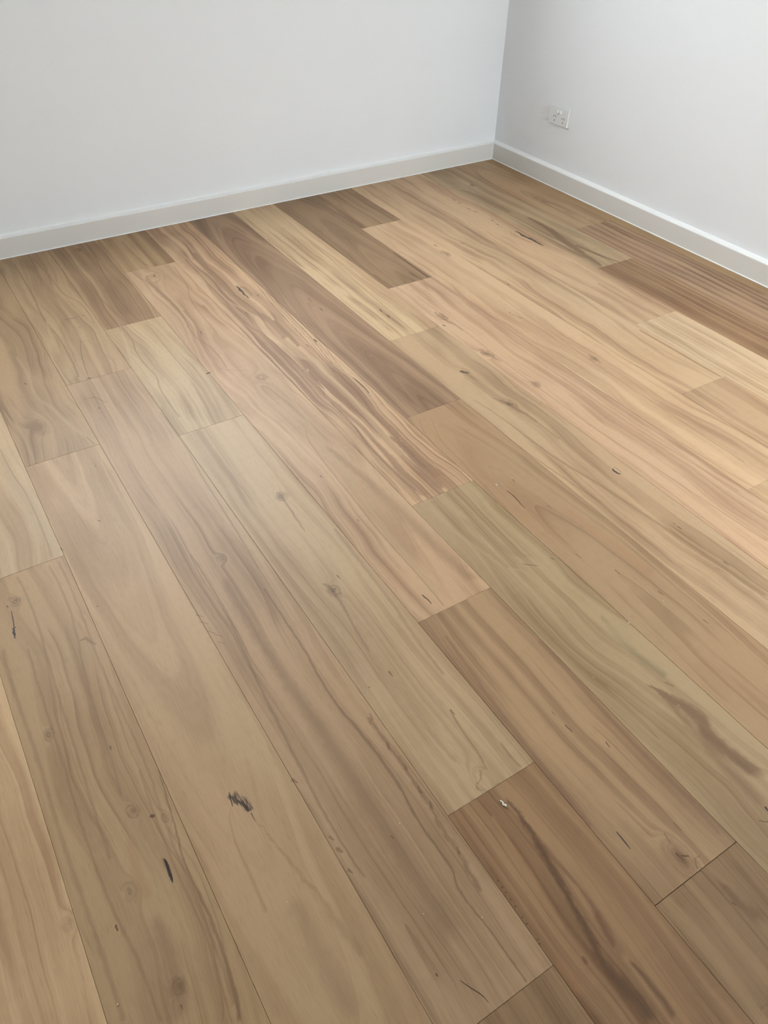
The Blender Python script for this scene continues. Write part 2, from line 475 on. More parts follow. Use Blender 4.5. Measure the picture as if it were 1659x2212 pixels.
#          strip, index -> timber of that board
SPEC = {
 'rip': S((196, 164, 120), (158, 124, 86), F=40, u0=0.5, warp=0.015),
 (0, 0): S((198, 170, 134), (162, 130, 99), u0=-0.01, vt=-0.75, tap=0.10, F=45, k=1.134),
 (0, 1): S((196, 164, 136), (150, 120, 96), F=38, band=0.6, warp=0.02, k=1.134),
 (1, 0): S((196, 176, 142), (150, 126, 96), F=48, u0=0.2, warp=0.03, k=1.155),
 (1, 1): S((204, 166, 126), (164, 125, 88), F=75, band=0.55, line=0.45, warp=0.012, k=0.95),
 (2, 0): S((210, 184, 152), (170, 140, 114), F=32, warp=0.06, u0=-0.25, line=0.18, saw=0.35, k=1.397),
 (2, 1): S((246, 226, 194), (214, 186, 150), F=34, warp=0.02, k=1.187),
 (3, 0): S((212, 188, 156), (172, 144, 116), F=34, band=0.4, warp=0.06, line=0.18, saw=0.35, k=1.386),
 (3, 1): S((208, 180, 148), (176, 146, 116), F=40, warp=0.02, k=1.260),
 (4, 0): S((196, 166, 126), (150, 118, 84), F=42, band=0.5),
 (4, 1): S((218, 192, 160), (180, 150, 122), F=32, warp=0.07, u0=0.22, line=0.2, saw=0.35, k=1.386),
 (4, 2): S((214, 188, 154), (180, 150, 120), k=1.260),
 (5, 0): S((176, 146, 112), (140, 110, 80), u0=0.0, vt=-1.3, tap=0.07, F=60, saw=0.3),
 (5, 1): S((220, 190, 162), (182, 148, 122), F=38, warp=0.05, line=0.25, saw=0.35, k=1.281),
 (6, 0): S((224, 202, 166), (182, 154, 124), F=46, saw=0.7, warp=0.03, k=1.260),
 (6, 1): S((206, 182, 150), (164, 138, 110), F=34, warp=0.05, u0=0.3, line=0.2, k=1.218),
 (7, 0): S((184, 154, 126), (148, 118, 92), u0=0.0, vt=-1.9, tap=0.07, F=70, band=0.45, k=1.040),
 (7, 1): S((210, 179, 142), (178, 145, 112), u0=-0.02, vt=-2.9, tap=0.06, F=48, tint=(1.04, 0.97, 0.92), k=0.946),
 (8, 0): S((214, 184, 152), (158, 126, 100), F=60, band=0.45, saw=0.8, warp=0.05, k=1.256),
 (8, 1): S((204, 182, 146), (172, 146, 110), F=34, warp=0.06, u0=0.25, tint=(0.97, 1.0, 0.97), k=1.05),
 (9, 0): S((206, 180, 138), (164, 132, 94), F=32, band=0.6, warp=0.01, k=1.1),
 (9, 1): S((204, 176, 146), (172, 142, 114), F=36, warp=0.06, u0=0.02, vt=-1.45, tap=0.055, k=1.284),
 (9, 2): S((196, 166, 130), (158, 128, 98), F=34, warp=0.03, band=0.5, k=1.080),
 (9, 3): S((186, 156, 118), (146, 116, 84), F=34, warp=0.04),
 (10, 0): S((198, 170, 132), (158, 128, 96), F=40, band=0.5, warp=0.03, k=1.08),
 (10, 1): S((214, 194, 158), (178, 150, 118), F=40, band=0.28, warp=0.05, k=1.12),
 (10, 2): S((212, 190, 156), (184, 158, 126), F=42, warp=0.03, u0=-0.3, k=1.12),
 (10, 3): S((190, 152, 112), (150, 114, 80), F=52, band=0.5, warp=0.03, tint=(1.04, 0.97, 0.92)),
 (11, 0): S((200, 174, 138), (166, 138, 104), F=32, warp=0.06, k=1.08),
 (11, 1): S((200, 172, 140), (162, 134, 104), F=40, warp=0.03, u0=0.3, k=1.12, band=0.25),
 (11, 2): S((178, 148, 112), (146, 116, 84), F=44),
 (12, 0): S((196, 168, 130), (158, 130, 96), F=34, warp=0.07, k=1.08, band=0.25),
 (12, 1): S((216, 188, 152), (190, 160, 124), u0=-0.005, vt=-1.0, tap=0.065, F=46, band=0.4, line=0.25, saw=0.2, k=1.134),
 (13, 0): S((222, 202, 168), (198, 172, 138), F=26, warp=0.05, saw=0.2, k=1.188),
 (13, 1): S((208, 180, 142), (168, 138, 104), F=34, band=0.32, line=0.25, warp=0.06, k=1.1),
 (14, 1): S((214, 188, 152), (184, 154, 120), F=30, warp=0.04, k=1.5),
}
GENERIC = [S((206, 178, 138), (168, 138, 102)), S((196, 168, 130), (158, 128, 96), u0=0.0, vt=-1.0, tap=0.06),
           S((214, 190, 152), (180, 150, 114), warp=0.05), S((188, 158, 122), (150, 120, 90)), S((204, 172, 134), (170, 136, 100), F=70)]

# strokes traced on the photograph: (pixels, half widths in mm, colour, strength, options)
BLK = (44, 36, 38); DBR = (96, 72, 52); BRN = (134, 104, 76); LBR = (158, 128, 98); PAL = (226, 202, 164); GRN = (160, 150, 124); ORG = (190, 140, 100)
STROKES = []
def st(pts, w, col=BLK, a=0.9, core=0.25, **k):
    if not isinstance(w, (list, tuple)):
        w = [w] * len(pts)
    if len(w) != len(pts):
        w = [w[0] + (w[-1] - w[0]) * i / (len(pts) - 1) for i in range(len(pts))]
    STROKES.append(dict(px=pts, wmm=w, col=col, a=a, core=core, **k))

# -- gum veins and black marks
st([(510.6, 617), (520.5, 628), (538, 645)], [1.2, 3.0, 1.0])
st([(509, 620), (528, 622), (545, 640)], [6, 9, 5], BRN, 0.45, 0.0)
st([(677, 732), (685, 739)], [1.6, 1.8])
st([(761.6, 815), (779.7, 830), (797.8, 849.6)], [0.8, 1.9, 1.2])
st([(505, 638), (508, 640)], 1.5, DBR, 0.8); st([(556, 637), (559, 640)], 1.4, DBR, 0.8)
st([(662, 744), (668, 749)], 1.4, DBR, 0.6)
st([(665, 644), (674, 652)], [1.2, 0.8], DBR, 0.8); st([(690.8, 665.8), (697, 671)], [1.4, 1.2], DBR, 0.85)
st([(820.4, 668.8), (825, 673)], 1.6, DBR, 0.8); st([(835.5, 680), (841.5, 685.5)], 1.8, DBR, 0.85)
st([(846.8, 542.5), (880, 566.5), (927.0, 601.0)], [0.5, 1.4, 1.6], (62, 44, 34), 0.9, wob=0.1)
st([(807, 592.5), (830, 608), (851, 622.5)], [0.9, 0.6, 1.5], (62, 44, 34), 0.9, wob=0.2)
st([(882, 586), (894, 594), (913, 604.5)], [2, 7, 3], (116, 86, 66), 0.75)
st([(1110.4, 499.5), (1121, 502.5), (1128.5, 508.5), (1146.6, 516), (1173.7, 531)], [1.6, 2.0, 3.6, 3.8, 1.5], (58, 50, 52), 0.97, 0.45)
st([(1100, 502), (1125, 515), (1150, 525)], [6, 11, 5], BRN, 0.35, 0.0)
for q in ((980.8, 431.6), (992.9, 438.6), (1012.5, 451), (1027.5, 457), (1063.7, 476), (1074, 484.4)):
    st([(q[0] - 3.5, q[1] - 1.6), (q[0] + 4, q[1] + 2)], [2.2, 1.2], DBR, 0.75)
st([(962, 428), (1013, 452), (1040, 464), (1086, 492)], [2.5, 2.5, 1.5, 3.0], BRN, 0.4, 0.0)
st([(937, 528.5), (944, 532)], 1.3, DBR, 0.9); st([(995, 524), (1003, 528)], [2.5, 1.0], DBR, 0.7)
st([(1096, 613), (1100, 616)], 1.1, DBR, 0.9)
st([(1101, 675.5), (1103, 676.5)], 2.0, DBR, 0.9); st([(1104, 678), (1128.5, 689)], [3, 1.5], LBR, 0.6); st([(1120, 684), (1129, 689)], 1.0, DBR, 0.8)
st([(1190, 674), (1215, 688)], [3.5, 2], BRN, 0.5, 0.0)
st([(957, 702), (961, 704)], 1.6, DBR, 0.9); st([(920, 644), (931, 650)], [3, 2], BRN, 0.5, 0.0)
st([(1036.5, 760), (1046, 764), (1058, 764.5), (1069, 768)], [1.0, 1.3, 1.0, 0.8], DBR, 0.9)
st([(994.5, 800), (1000, 803.5), (1007, 805), (1014, 807)], [4.0, 7.0, 6.0, 1.6], (50, 46, 46), 0.95, 0.4, wob=0.25)
st([(990, 800), (1015, 812), (1035, 824)], [8, 10, 4], (140, 120, 88), 0.4, 0.0)
st([(1075, 862), (1100, 876), (1140, 897), (1165, 915)], [8, 14, 10, 5], (146, 122, 92), 0.45, 0.0)
st([(1038, 756), (1060, 768), (1085, 782)], [6, 9, 3], (150, 122, 92), 0.45, 0.0)
st([(1270, 764), (1290, 778), (1302, 786)], [4, 6, 3], (150, 122, 92), 0.5, 0.0)
st([(938, 672), (956, 688), (980, 700)], [6, 9, 4], (150, 122, 92), 0.5, 0.0)
st([(1013, 392), (1030, 404)], [8, 6], (128, 106, 76), 0.5, 0.0)
st([(1094, 871.5), (1105, 874)], [1.8, 1.4], (60, 44, 40), 0.9)
st([(1323.3, 1011), (1329, 1018.5), (1342.8, 1023.5)], [2.2, 3.6, 1.8], (52, 44, 52), 0.95)
st([(1325, 1009), (1335, 1014), (1342, 1022)], [1.0, 1.4, 1.0], BRN, 0.8)
st([(1465, 1138), (1472, 1143)], [2.2, 1.2], DBR, 0.7); st([(1455, 1130), (1458, 1132)], 1.4, DBR, 0.6)
st([(1560, 1211), (1577, 1223)], [2.5, 1.2], DBR, 0.6); st([(1545, 1225), (1580, 1245)], [3, 1], BRN, 0.4)
st([(1093.9, 1059), (1110.4, 1072.5), (1127, 1090.6), (1134.5, 1098)], [0.8, 1.7, 1.3, 0.8], (60, 46, 42), 0.9, streak=False)
st([(1107, 1036), (1112, 1040)], [1.6, 0.8], DBR, 0.7); st([(1183, 1093), (1192, 1100)], [3, 1.5], BRN, 0.5)
for q in ((1333.8, 1235.6), (1427, 1281), (1525, 1343), (1249, 1201)):
    st([(q[0] - 5, q[1] - 4), (q[0] + 6, q[1] + 4)], [1.8, 0.9], DBR, 0.65)
st([(1127, 1217.8), (1143.6, 1220), (1164.7, 1222.5)], [0.5, 1.3, 0.5], (70, 54, 44), 0.9, wob=0.15)
st([(1190, 1205), (1196, 1208)], 1.4, DBR, 0.7)
st([(333, 592), (334, 599)], [2.4, 2.0], DBR, 0.7); st([(433, 716), (436, 721)], [1.6, 1.2], DBR, 0.7)
st([(728, 1243), (734, 1250)], [1.6, 0.8], DBR, 0.85); st([(692, 1027), (696, 1032)], [1.3, 1.0], DBR, 0.9); st([(772, 1122), (777, 1127)], [1.2, 0.6], DBR, 0.9)
st([(911.5, 1284), (916, 1288.6), (926, 1297), (932.6, 1305)], [0.9, 1.8, 1.3, 1.0], (58, 44, 38), 0.95)
st([(840, 1451), (848, 1461)], [2.2, 1.2], DBR, 0.75); st([(973, 1534), (981, 1543)], [2.2, 1.2], DBR, 0.6); st([(797, 1484), (798.5, 1486)], 1.1, DBR, 0.9)
st([(1219, 1564), (1228, 1573), (1237, 1582)], [2.2, 1.2, 2.6], DBR, 0.75); st([(1309, 1604), (1317, 1614)], [1.6, 1.0], DBR, 0.75); st([(1193, 1538), (1200, 1545)], [1.8, 1.0], DBR, 0.5)
st([(1330.8, 1796), (1345.9, 1814), (1362.4, 1835)], [0.6, 1.6, 0.6], (52, 46, 60), 0.9, wob=0.15)
st([(1455, 1777), (1471, 1793)], [0.8, 1.0], DBR, 0.6)
st([(1460, 1843), (1469, 1851), (1476, 1858)], 1.0, DBR, 0.8); st([(1472, 1848), (1486, 1849)], [1.4, 1.8], DBR, 0.75); st([(1435, 1800), (1449, 1823)], [1.8, 1.2], BRN, 0.7)
st([(1500, 1855), (1507, 1875)], [2.5, 3.0], BRN, 0.6); st([(1505, 1852), (1513, 1848)], [1.2, 0.8], BRN, 0.6)
st([(1583, 1950), (1591.5, 1956)], [1.4, 0.8], DBR, 0.9)
st([(1655, 1745), (1660, 1752)], 2.2, BLK, 0.9); st([(1640, 1772), (1652, 1775), (1662, 1776)], 0.8, (60, 50, 48), 0.8)
for q in ((1075.8, 1903), (1084.8, 1916.5), (1092.3, 1928), (1103, 1943), (1113.4, 1957.8), (1128.5, 1981), (1137.6, 1995), (1161.7, 2029.5), (1166, 2038.5)):
    st([(q[0] - 0.8, q[1] - 1), (q[0] + 0.8, q[1] + 1)], 1.1, (84, 62, 44), 0.8)
st([(993, 2117), (1023, 2138), (1041, 2150), (1056, 2166.6)], [0.5, 1.1, 0.9, 0.4], (70, 50, 36), 0.9, wob=0.15)
st([(844.5, 1805.5), (849, 1810.5)], [0.8, 0.9], BLK, 0.95, wob=0.1); st([(942, 2104), (945, 2108)], [1.6, 1.2], DBR, 0.8)
for q, r in (((715.6, 1810), 4), ((732.5, 1836), 5), ((756, 1881), 4), ((636, 1687), 5)):
    st([(q[0] - 3, q[1] - 2), (q[0] + 6, q[1] + 4)], [r, r * 0.5], (120, 92, 66), 0.6)
# scorch mark
st([(499.5, 1709), (505, 1721), (513.8, 1725), (523.4, 1731), (531, 1739), (537.9, 1748), (543, 1757)], [6, 11, 12, 12, 10, 8, 4], (54, 46, 46), 0.95, 0.5, streak=True, wob=0.4)
st([(502, 1716), (508, 1729), (523, 1736), (533, 1745), (541, 1755)], [1.5, 3.5, 4.5, 4.5, 2.0], (54, 46, 46), 0.75, 0.3, wob=0.9)
st([(494.5, 1711), (499, 1728), (502.5, 1743)], [0.8, 1.3, 0.6], BLK, 0.9, wob=0.2)
st([(543, 1757), (547, 1766), (552, 1774)], [1.2, 0.9, 0.5], (74, 54, 44), 0.85, wob=0.2)
st([(500, 1744), (511, 1825), (548, 1906), (575, 1975)], [1.5, 3, 5, 4], BRN, 0.26, 0.0)
st([(545, 1765), (602, 1832), (653, 1893), (703, 1953), (737, 2004), (788, 2072)], [1.5, 3, 5, 8, 10, 10], BRN, 0.26, 0.0)
st([(625, 1925), (655, 1985), (690, 2060), (740, 2150), (775, 2212)], [10, 22, 26, 26, 24], (164, 136, 106), 0.35, 0.0)
# board under the window end (left bottom)
st([(15, 1308.5), (17, 1312)], 2.0, DBR, 0.7)
st([(24, 1319), (28.6, 1341.6), (30, 1356)], [0.8, 1.2, 1.2], (56, 40, 40), 0.95, wob=0.3)
st([(29, 1354), (30, 1366), (33, 1379)], [2.4, 3.2, 1.6], (58, 54, 56), 0.95, wob=0.6)
st([(354.4, 1852.5), (364.6, 1879.5), (373, 1908)], [1.4, 3.0, 0.9], (48, 40, 44), 0.97, 0.5, wob=0.25)
st([(351, 1854), (357, 1872)], [2.5, 2], LBR, 0.6)
st([(327, 1763.0), (331, 1764.5)], [3.6, 3.4], (104, 84, 58), 0.85, 0.45)
st([(250, 2000), (254, 2009)], [2.0, 1.2], DBR, 0.7); st([(391, 2172), (394, 2180)], [1.8, 1.0], DBR, 0.6); st([(237, 1612), (240, 1619)], [2, 1.4], DBR, 0.6)
st([(176, 1383), (185, 1378), (205, 1392)], [5, 5, 4], BRN, 0.5, 0.0)
st([(209, 1309), (212, 1310)], 1.0, DBR, 0.9); st([(212, 1124), (217, 1126)], 1.3, DBR, 0.95); st([(213, 881), (215, 882)], 1.2, DBR, 0.9); st([(53, 828), (56, 830)], 1.6, DBR, 0.85)
st([(190, 817.5), (196, 816.6)], [1.6, 1.4], BLK, 0.95, wob=0.1)
st([(131, 1184), (137, 1190)], [2.2, 1.0], DBR, 0.6); st([(205, 1004), (207, 1008)], 2.0, BRN, 0.7)

# -- colour streaks of the boards
# corner board with the grey sapwood
st([(993, 409), (1035, 425), (1065, 439), (1104, 460)], [14, 20, 22, 8], (142, 122, 88), 0.6, 0.0)
st([(1137.5, 468), (1174, 487.4), (1219, 520.5), (1246, 538.6), (1300, 574)], [4, 16, 22, 20, 8], (134, 106, 76), 0.75, 0.45, wob=0.2)
st([(1240, 528), (1300, 553), (1345, 568)], [10, 9, 5], (134, 106, 76), 0.7, 0.4, wob=0.2)
st([(1262, 545), (1285, 556), (1312, 570)], [6, 12, 5], (206, 188, 150), 0.85, 0.4, wob=0.2)
st([(1180, 476), (1240, 500), (1330, 543)], [14, 16, 8], (176, 162, 126), 0.5, 0.0)
for q in ((1259, 527), (1286, 538), (1301, 539), (1247, 512)):
    st([(q[0] - 4, q[1] - 2), (q[0] + 5, q[1] + 2)], [3, 2], BRN, 0.65)
st([(1300, 478), (1350, 500), (1450, 545), (1659, 640)], [10, 12, 16, 22], (150, 120, 92), 0.5, 0.0)
st([(1325, 507), (1380, 528), (1460, 560)], [14, 14, 8], (194, 164, 134), 0.5, 0.0)
# dark-lined board
st([(400, 560), (475, 638.6), (520.5, 687), (568.8, 723), (611, 759), (656, 801), (701, 855.6)], [5, 5, 5, 5, 6, 5, 4], (150, 118, 90), 0.6, 0.1, wob=0.25)
st([(713, 868), (755.6, 910), (800.8, 967.5), (846, 1012.7), (900, 1061)], [4, 5, 6, 7, 6], (144, 112, 86), 0.65, 0.1, wob=0.25)
st([(430, 587), (490, 647.7), (544.7, 681), (568.8, 708), (611, 741), (650, 771), (689, 786), (731.5, 831.5), (776.7, 876.7), (820, 930), (870, 985)], [5, 7, 8, 12, 13, 19, 17, 15, 15, 12, 6], (220, 196, 160), 0.6, 0.1, wob=0.15)
st([(415, 545), (465, 598), (515, 648), (545, 672), (593, 702), (612, 736)], [14, 15, 14, 15, 16, 5], (172, 140, 110), 0.7, 0.5, wob=0.2)
st([(590, 690), (629, 730), (647, 750)], [8, 10, 3], (168, 136, 106), 0.75, 0.5, wob=0.25)
st([(659, 794), (672, 797), (700, 826), (722, 850), (740, 868)], [4, 7, 8, 6, 3], (170, 140, 110), 0.75, 0.5, wob=0.2)
st([(664, 797), (666, 802)], 3, PAL, 0.9); st([(652, 800), (654, 802)], 2.2, (130, 120, 92), 0.7); st([(529, 673), (537, 680)], [4, 5], (130, 118, 90), 0.75)
for off, ww, aa in ((0, 2.6, 0.62), (9, 2.0, 0.55), (18, 2.6, 0.6), (27, 1.8, 0.5), (36, 2.4, 0.5)):
    st([(430 + off, 478 + off * 0.1), (500 + off, 560), (560 + off, 622), (590 + off, 660 + off * 0.2), (640 + off * 0.9, 712), (700 + off * 0.7, 780), (760 + off * 0.6, 848), (815 + off * 0.6, 905), (880 + off * 0.6, 968), (940 + off * 0.7, 1030)],
       [ww] * 10, (146, 114, 88), aa, 0.1, wob=0.8)
st([(830, 940), (869, 965), (902, 1000), (935, 1035), (960, 1058)], [4, 12, 16, 16, 12], (158, 126, 100), 0.65, 0.2, wob=0.3)
st([(800, 945), (840, 985), (890, 1045), (930, 1072)], [4, 14, 18, 12], (178, 146, 118), 0.6, 0.3, wob=0.2)
st([(700, 760), (760, 820), (850, 905), (905, 960)], [1.6, 1.8, 2, 1.5], PAL, 0.7, 0.1)
# left boards
st([(30, 569), (69, 635.6), (99.5, 696), (126.6, 729), (150, 770), (166, 818)], [4, 5, 5, 5, 6, 6], (150, 120, 90), 0.6, 0.0, wob=0.3)
st([(69, 554), (108.5, 599.5), (135.6, 632.6), (181, 662.7), (205, 700)], [4, 4, 4, 4, 3], (154, 124, 94), 0.55, 0.0, wob=0.3)
st([(60, 570), (100, 620), (125, 660), (150, 700)], [10, 16, 18, 14], (172, 142, 114), 0.5, 0.0)
st([(100, 690), (120, 745), (150, 800), (155, 822)], [6, 12, 16, 14], (220, 196, 152), 0.6, 0.1, wob=0.2)
st([(174, 735), (176, 765), (184, 795), (193, 817)], [1.2, 1.8, 1.8, 1.6], (112, 88, 66), 0.75, 0.0, wob=0.5)
st([(174, 738), (190, 735), (215, 755), (250, 785)], [2, 2, 2, 2], LBR, 0.5, 0.0)
st([(142, 690), (165, 686)], [7, 5], (140, 112, 92), 0.55, 0.0); st([(176, 680), (182, 682)], 3, BRN, 0.6); st([(170, 706), (174, 709)], 3, BRN, 0.5)
st([(132.6, 545), (196, 620.5), (235, 663), (285, 703)], [3.5, 4, 4, 4], (150, 120, 92), 0.6, 0.0, wob=0.3)
st([(193, 530), (229, 599.5), (265, 656.7), (308, 694)], [4, 5, 5, 4], (146, 116, 88), 0.65, 0.0, wob=0.3)
st([(211, 524), (250, 575), (290, 620)], [7, 8, 3], (146, 116, 88), 0.5, 0.0)
st([(228, 520), (262, 560), (280, 582)], [5, 6, 5], (208, 180, 136), 0.7, 0.1)
st([(262, 520), (300, 560), (320, 575)], [6, 8, 8], (160, 128, 92), 0.55, 0.1)
st([(322, 500), (352, 535), (375, 562)], [4, 4, 4], (208, 180, 136), 0.6, 0.1)
st([(330, 590), (320, 605), (345, 632), (380, 665), (410, 710)], [12, 14, 12, 8, 4], (160, 130, 100), 0.5, 0.0)
st([(300, 600), (345, 630), (385, 668), (420, 725), (460, 755), (490, 795)], [2, 3, 3, 3, 3, 3], (150, 122, 96), 0.6, 0.0, wob=0.3)
st([(375, 575), (400, 610), (420, 660), (470, 720)], [3, 3, 3, 3], (154, 124, 98), 0.55, 0.0, wob=0.3)
st([(263, 706), (279, 724.7), (290.7, 750.8), (298, 766.7), (319.6, 794), (337, 813), (343, 832), (364.7, 870), (389, 902)], [3, 3, 3.5, 3, 3.5, 3, 3, 3.5, 4], (156, 128, 100), 0.7, 0.0, wob=0.3)
st([(312.4, 697), (334, 719), (360, 752), (400, 800), (445, 850)], [2.5, 3, 3, 3, 2], (164, 136, 108), 0.55, 0.0, wob=0.3)
st([(330, 690), (360, 725), (400, 770), (430, 800)], [2.5, 3, 3, 2], (230, 210, 172), 0.7, 0.0)
st([(262, 715), (275, 750), (290, 790), (310, 820), (350, 880)], [5, 7, 7, 7, 6], (226, 206, 168), 0.6, 0.1, wob=0.2)
# far left brown knot-like blotches of the olive board
st([(20, 750), (40, 800), (55, 860), (70, 930)], [20, 26, 28, 24], (164, 136, 104), 0.4, 0.0)
st([(70, 905), (85, 925), (95, 945)], [16, 18, 14], (160, 130, 100), 0.45, 0.0)
st([(35, 770), (60, 810), (75, 850), (110, 880), (160, 925), (212, 958)], [5, 7, 7, 10, 10, 6], (214, 192, 152), 0.55, 0.1, wob=0.25)
st([(185, 942), (205, 960)], [2, 3], (150, 124, 84), 0.6)
st([(5, 860), (30, 905), (60, 965), (75, 1000)], [4, 5, 6, 5], (214, 188, 148), 0.5, 0.1)
# cream board, tan banded board
st([(5, 980), (30, 1040), (75, 1100), (110, 1170), (128, 1200)], [6, 10, 12, 12, 8], (226, 208, 174), 0.6, 0.0)
st([(0, 970), (25, 1020), (60, 1075), (90, 1140), (112, 1205)], [2, 3, 3, 3, 3], (178, 150, 118), 0.55, 0.0, wob=0.3)
for pts, ww in (([(30, 1245), (75, 1330), (99, 1411), (126, 1501), (160, 1610), (200, 1740), (240, 1860)], 5),
                ([(105, 1220), (140, 1290), (165, 1370), (180, 1440), (205, 1530), (240, 1640), (262, 1720)], 5),
                ([(125, 1210), (155, 1275), (185, 1350), (215, 1430), (260, 1530), (310, 1640), (345, 1740), (385, 1850), (430, 1960), (470, 2060), (500, 2180)], 5),
                ([(5, 1400), (40, 1520), (85, 1650), (130, 1800), (185, 1960), (240, 2120), (270, 2212)], 7),
                ([(60, 1400), (95, 1520), (140, 1660), (175, 1780), (225, 1920), (300, 2080), (350, 2212)], 5),
                ([(300, 1660), (345, 1790), (385, 1890), (440, 2010), (470, 2110), (480, 2212)], 4)):
    st(pts, ww * 0.9, (152, 122, 92), 0.36, 0.0, wob=0.35)
st([(337.5, 1640), (381.4, 1798.5), (405, 1879.5), (449, 1970.7), (482.7, 2061.8), (520, 2212)], [2.5, 3, 3.5, 4, 5, 6], (140, 110, 82), 0.6, 0.05, wob=0.3)
st([(280, 1800), (292, 1870), (310, 1920), (325, 1950)], [12, 14, 14, 8], (208, 170, 130), 0.5, 0.0)
st([(150, 1225), (110, 1290), (130, 1330), (135, 1400), (160, 1440)], [4, 10, 12, 10, 4], (216, 190, 150), 0.4, 0.0)
st([(330, 1970), (360, 2050), (380, 2140), (400, 2212)], [14, 22, 24, 22], (158, 128, 102), 0.45, 0.0)
# light cathedral board
st([(220, 985), (240, 1040), (290, 1130), (340, 1250), (420, 1390), (500, 1530), (590, 1660)], [5, 6, 7, 8, 8, 8, 7], (226, 200, 156), 0.55, 0.0)
# long pinkish board turning brown
st([(568.8, 1269), (656, 1402), (719.5, 1510), (761.7, 1561.7), (852, 1682), (911, 1784), (968.8, 1865), (996, 1928.5), (1023, 1964.7), (1059, 2010), (1140, 2124)], [3, 4, 5, 6, 5, 4, 4, 4, 3, 3, 3], (132, 104, 78), 0.62, 0.0, wob=0.3)
st([(410, 1195), (470, 1290), (520, 1390), (560, 1480), (600, 1560), (650, 1660), (720, 1790), (790, 1900)], [4, 5, 6, 5, 5, 5, 4, 4], (140, 114, 88), 0.5, 0.0, wob=0.3)
st([(480, 1240), (560, 1380), (640, 1500), (720, 1620), (800, 1740), (900, 1900), (1000, 2040)], [16, 20, 22, 30, 34, 34, 30], (150, 120, 94), 0.5, 0.0)
st([(791.8, 1546.6), (837, 1607), (875.3, 1660), (905.5, 1708.5), (929.6, 1741.7), (956.7, 1793), (990, 1838), (1011, 1880), (1041, 1931.5)], [4, 5, 5, 6, 6, 7, 6, 6, 4], (142, 112, 84), 0.6, 0.0, wob=1.0)
for q in ((801, 1548), (837, 1610), (875, 1655), (905, 1706), (930, 1738), (990, 1836)):
    st([(q[0] - 2, q[1] - 6), (q[0] + 3, q[1] + 6)], [2.2, 4], (120, 92, 68), 0.55, 0.0, wob=0.6)
for q in ((430, 1330), (440, 1345), (455, 1365), (470, 1372), (478, 1388)):
    st([(q[0] - 6, q[1] - 2), (q[0] + 10, q[1] + 3)], [2.0, 1.6], (150, 122, 98), 0.6, 0.0, wob=0.6)
st([(285, 800), (330, 860), (365, 920), (430, 1010), (500, 1110), (570, 1215)], [4, 5, 6, 7, 7, 6], (222, 200, 162), 0.55, 0.0)
st([(345, 890), (390, 950), (440, 1035), (500, 1130), (560, 1230)], [3, 3, 4, 4, 4], (160, 132, 106), 0.55, 0.0, wob=0.3)
st([(240, 810), (290, 880), (330, 940)], [3, 3, 2], (160, 130, 104), 0.45, 0.0)
st([(180, 862), (205, 858), (230, 870)], [4, 5, 3], (140, 108, 80), 0.45, 0.0)
# grey-gold board with two knots
st([(604, 1068), (620, 1090), (640, 1120), (660, 1150)], [4, 5, 4, 2.5], (150, 124, 96), 0.6, 0.0)
st([(560, 1020), (580, 1040), (600, 1062)], [7, 8, 6], (218, 200, 164), 0.5, 0.0)
st([(690, 1262), (715, 1272), (735, 1300), (760, 1345), (800, 1410)], [5, 8, 6, 5, 3], (140, 118, 92), 0.55, 0.0)
st([(720, 1140), (760, 1190), (830, 1280), (900, 1380), (960, 1460)], [6, 8, 8, 7, 5], (168, 136, 110), 0.5, 0.0, wob=0.3)
st([(775, 1340), (830, 1450), (880, 1510), (930, 1580), (1000, 1650)], [10, 16, 16, 10, 4], (186, 152, 122), 0.45, 0.0)
st([(972, 1535), (1000, 1580), (1035, 1630), (1045, 1650)], [2, 3, 3, 2], (150, 122, 96), 0.6, 0.0)
st([(1080, 1600), (1100, 1630), (1130, 1660)], [3, 5, 6], (160, 128, 102), 0.6, 0.0)
st([(1028, 1662), (1036, 1662), (1040, 1680), (1030, 1700), (1048, 1710)], [4, 5, 5, 6, 8], (150, 132, 104), 0.6, 0.0, wob=0.5)
# board right of it
st([(560, 790), (620, 850), (680, 930), (740, 1010), (800, 1100), (870, 1190), (950, 1290)], [5, 6, 7, 8, 8, 8, 8], (218, 198, 156), 0.6, 0.0, wob=0.2)
st([(700, 960), (760, 1010), (850, 1090), (940, 1180), (1030, 1260)], [8, 16, 24, 26, 20], (170, 138, 108), 0.5, 0.0)
st([(660, 930), (690, 985), (750, 1060), (830, 1160), (910, 1250), (960, 1310)], [2, 3, 4, 4, 3, 3], (160, 130, 102), 0.5, 0.0, wob=0.3)
st([(470, 795), (500, 800), (540, 800)], [4, 4, 3], (160, 128, 106), 0.4, 0.0)
# middle right boards
st([(960, 1370), (1010, 1440), (1060, 1510), (1120, 1590), (1200, 1690), (1280, 1790)], [5, 6, 8, 9, 9, 7], (150, 118, 94), 0.55, 0.0, wob=0.3)
st([(1160, 1380), (1220, 1440), (1290, 1520), (1380, 1620), (1480, 1720), (1560, 1810)], [8, 9, 8, 8, 8, 6], (150, 118, 94), 0.55, 0.0, wob=0.3)
st([(1120, 1375), (1190, 1450), (1270, 1540)], [5, 7, 5], (206, 178, 140), 0.5, 0.0)
st([(1388, 1474), (1418, 1489), (1460, 1516.5), (1505.6, 1546.6), (1535.7, 1591.8), (1581, 1631), (1660, 1680)], [3, 8, 16, 22, 24, 22, 20], (134, 104, 78), 0.75, 0.3, wob=0.25)
st([(1438, 1474), (1453, 1482)], [3, 2], (142, 114, 90), 0.7)
st([(1430, 1500), (1500, 1580), (1570, 1660), (1659, 1750)], [8, 14, 18, 20], (150, 120, 92), 0.55, 0.0, wob=0.3)
st([(1294, 1326), (1355, 1393), (1410, 1440), (1448, 1462)], [8, 14, 18, 8], (158, 148, 118), 0.55, 0.0)
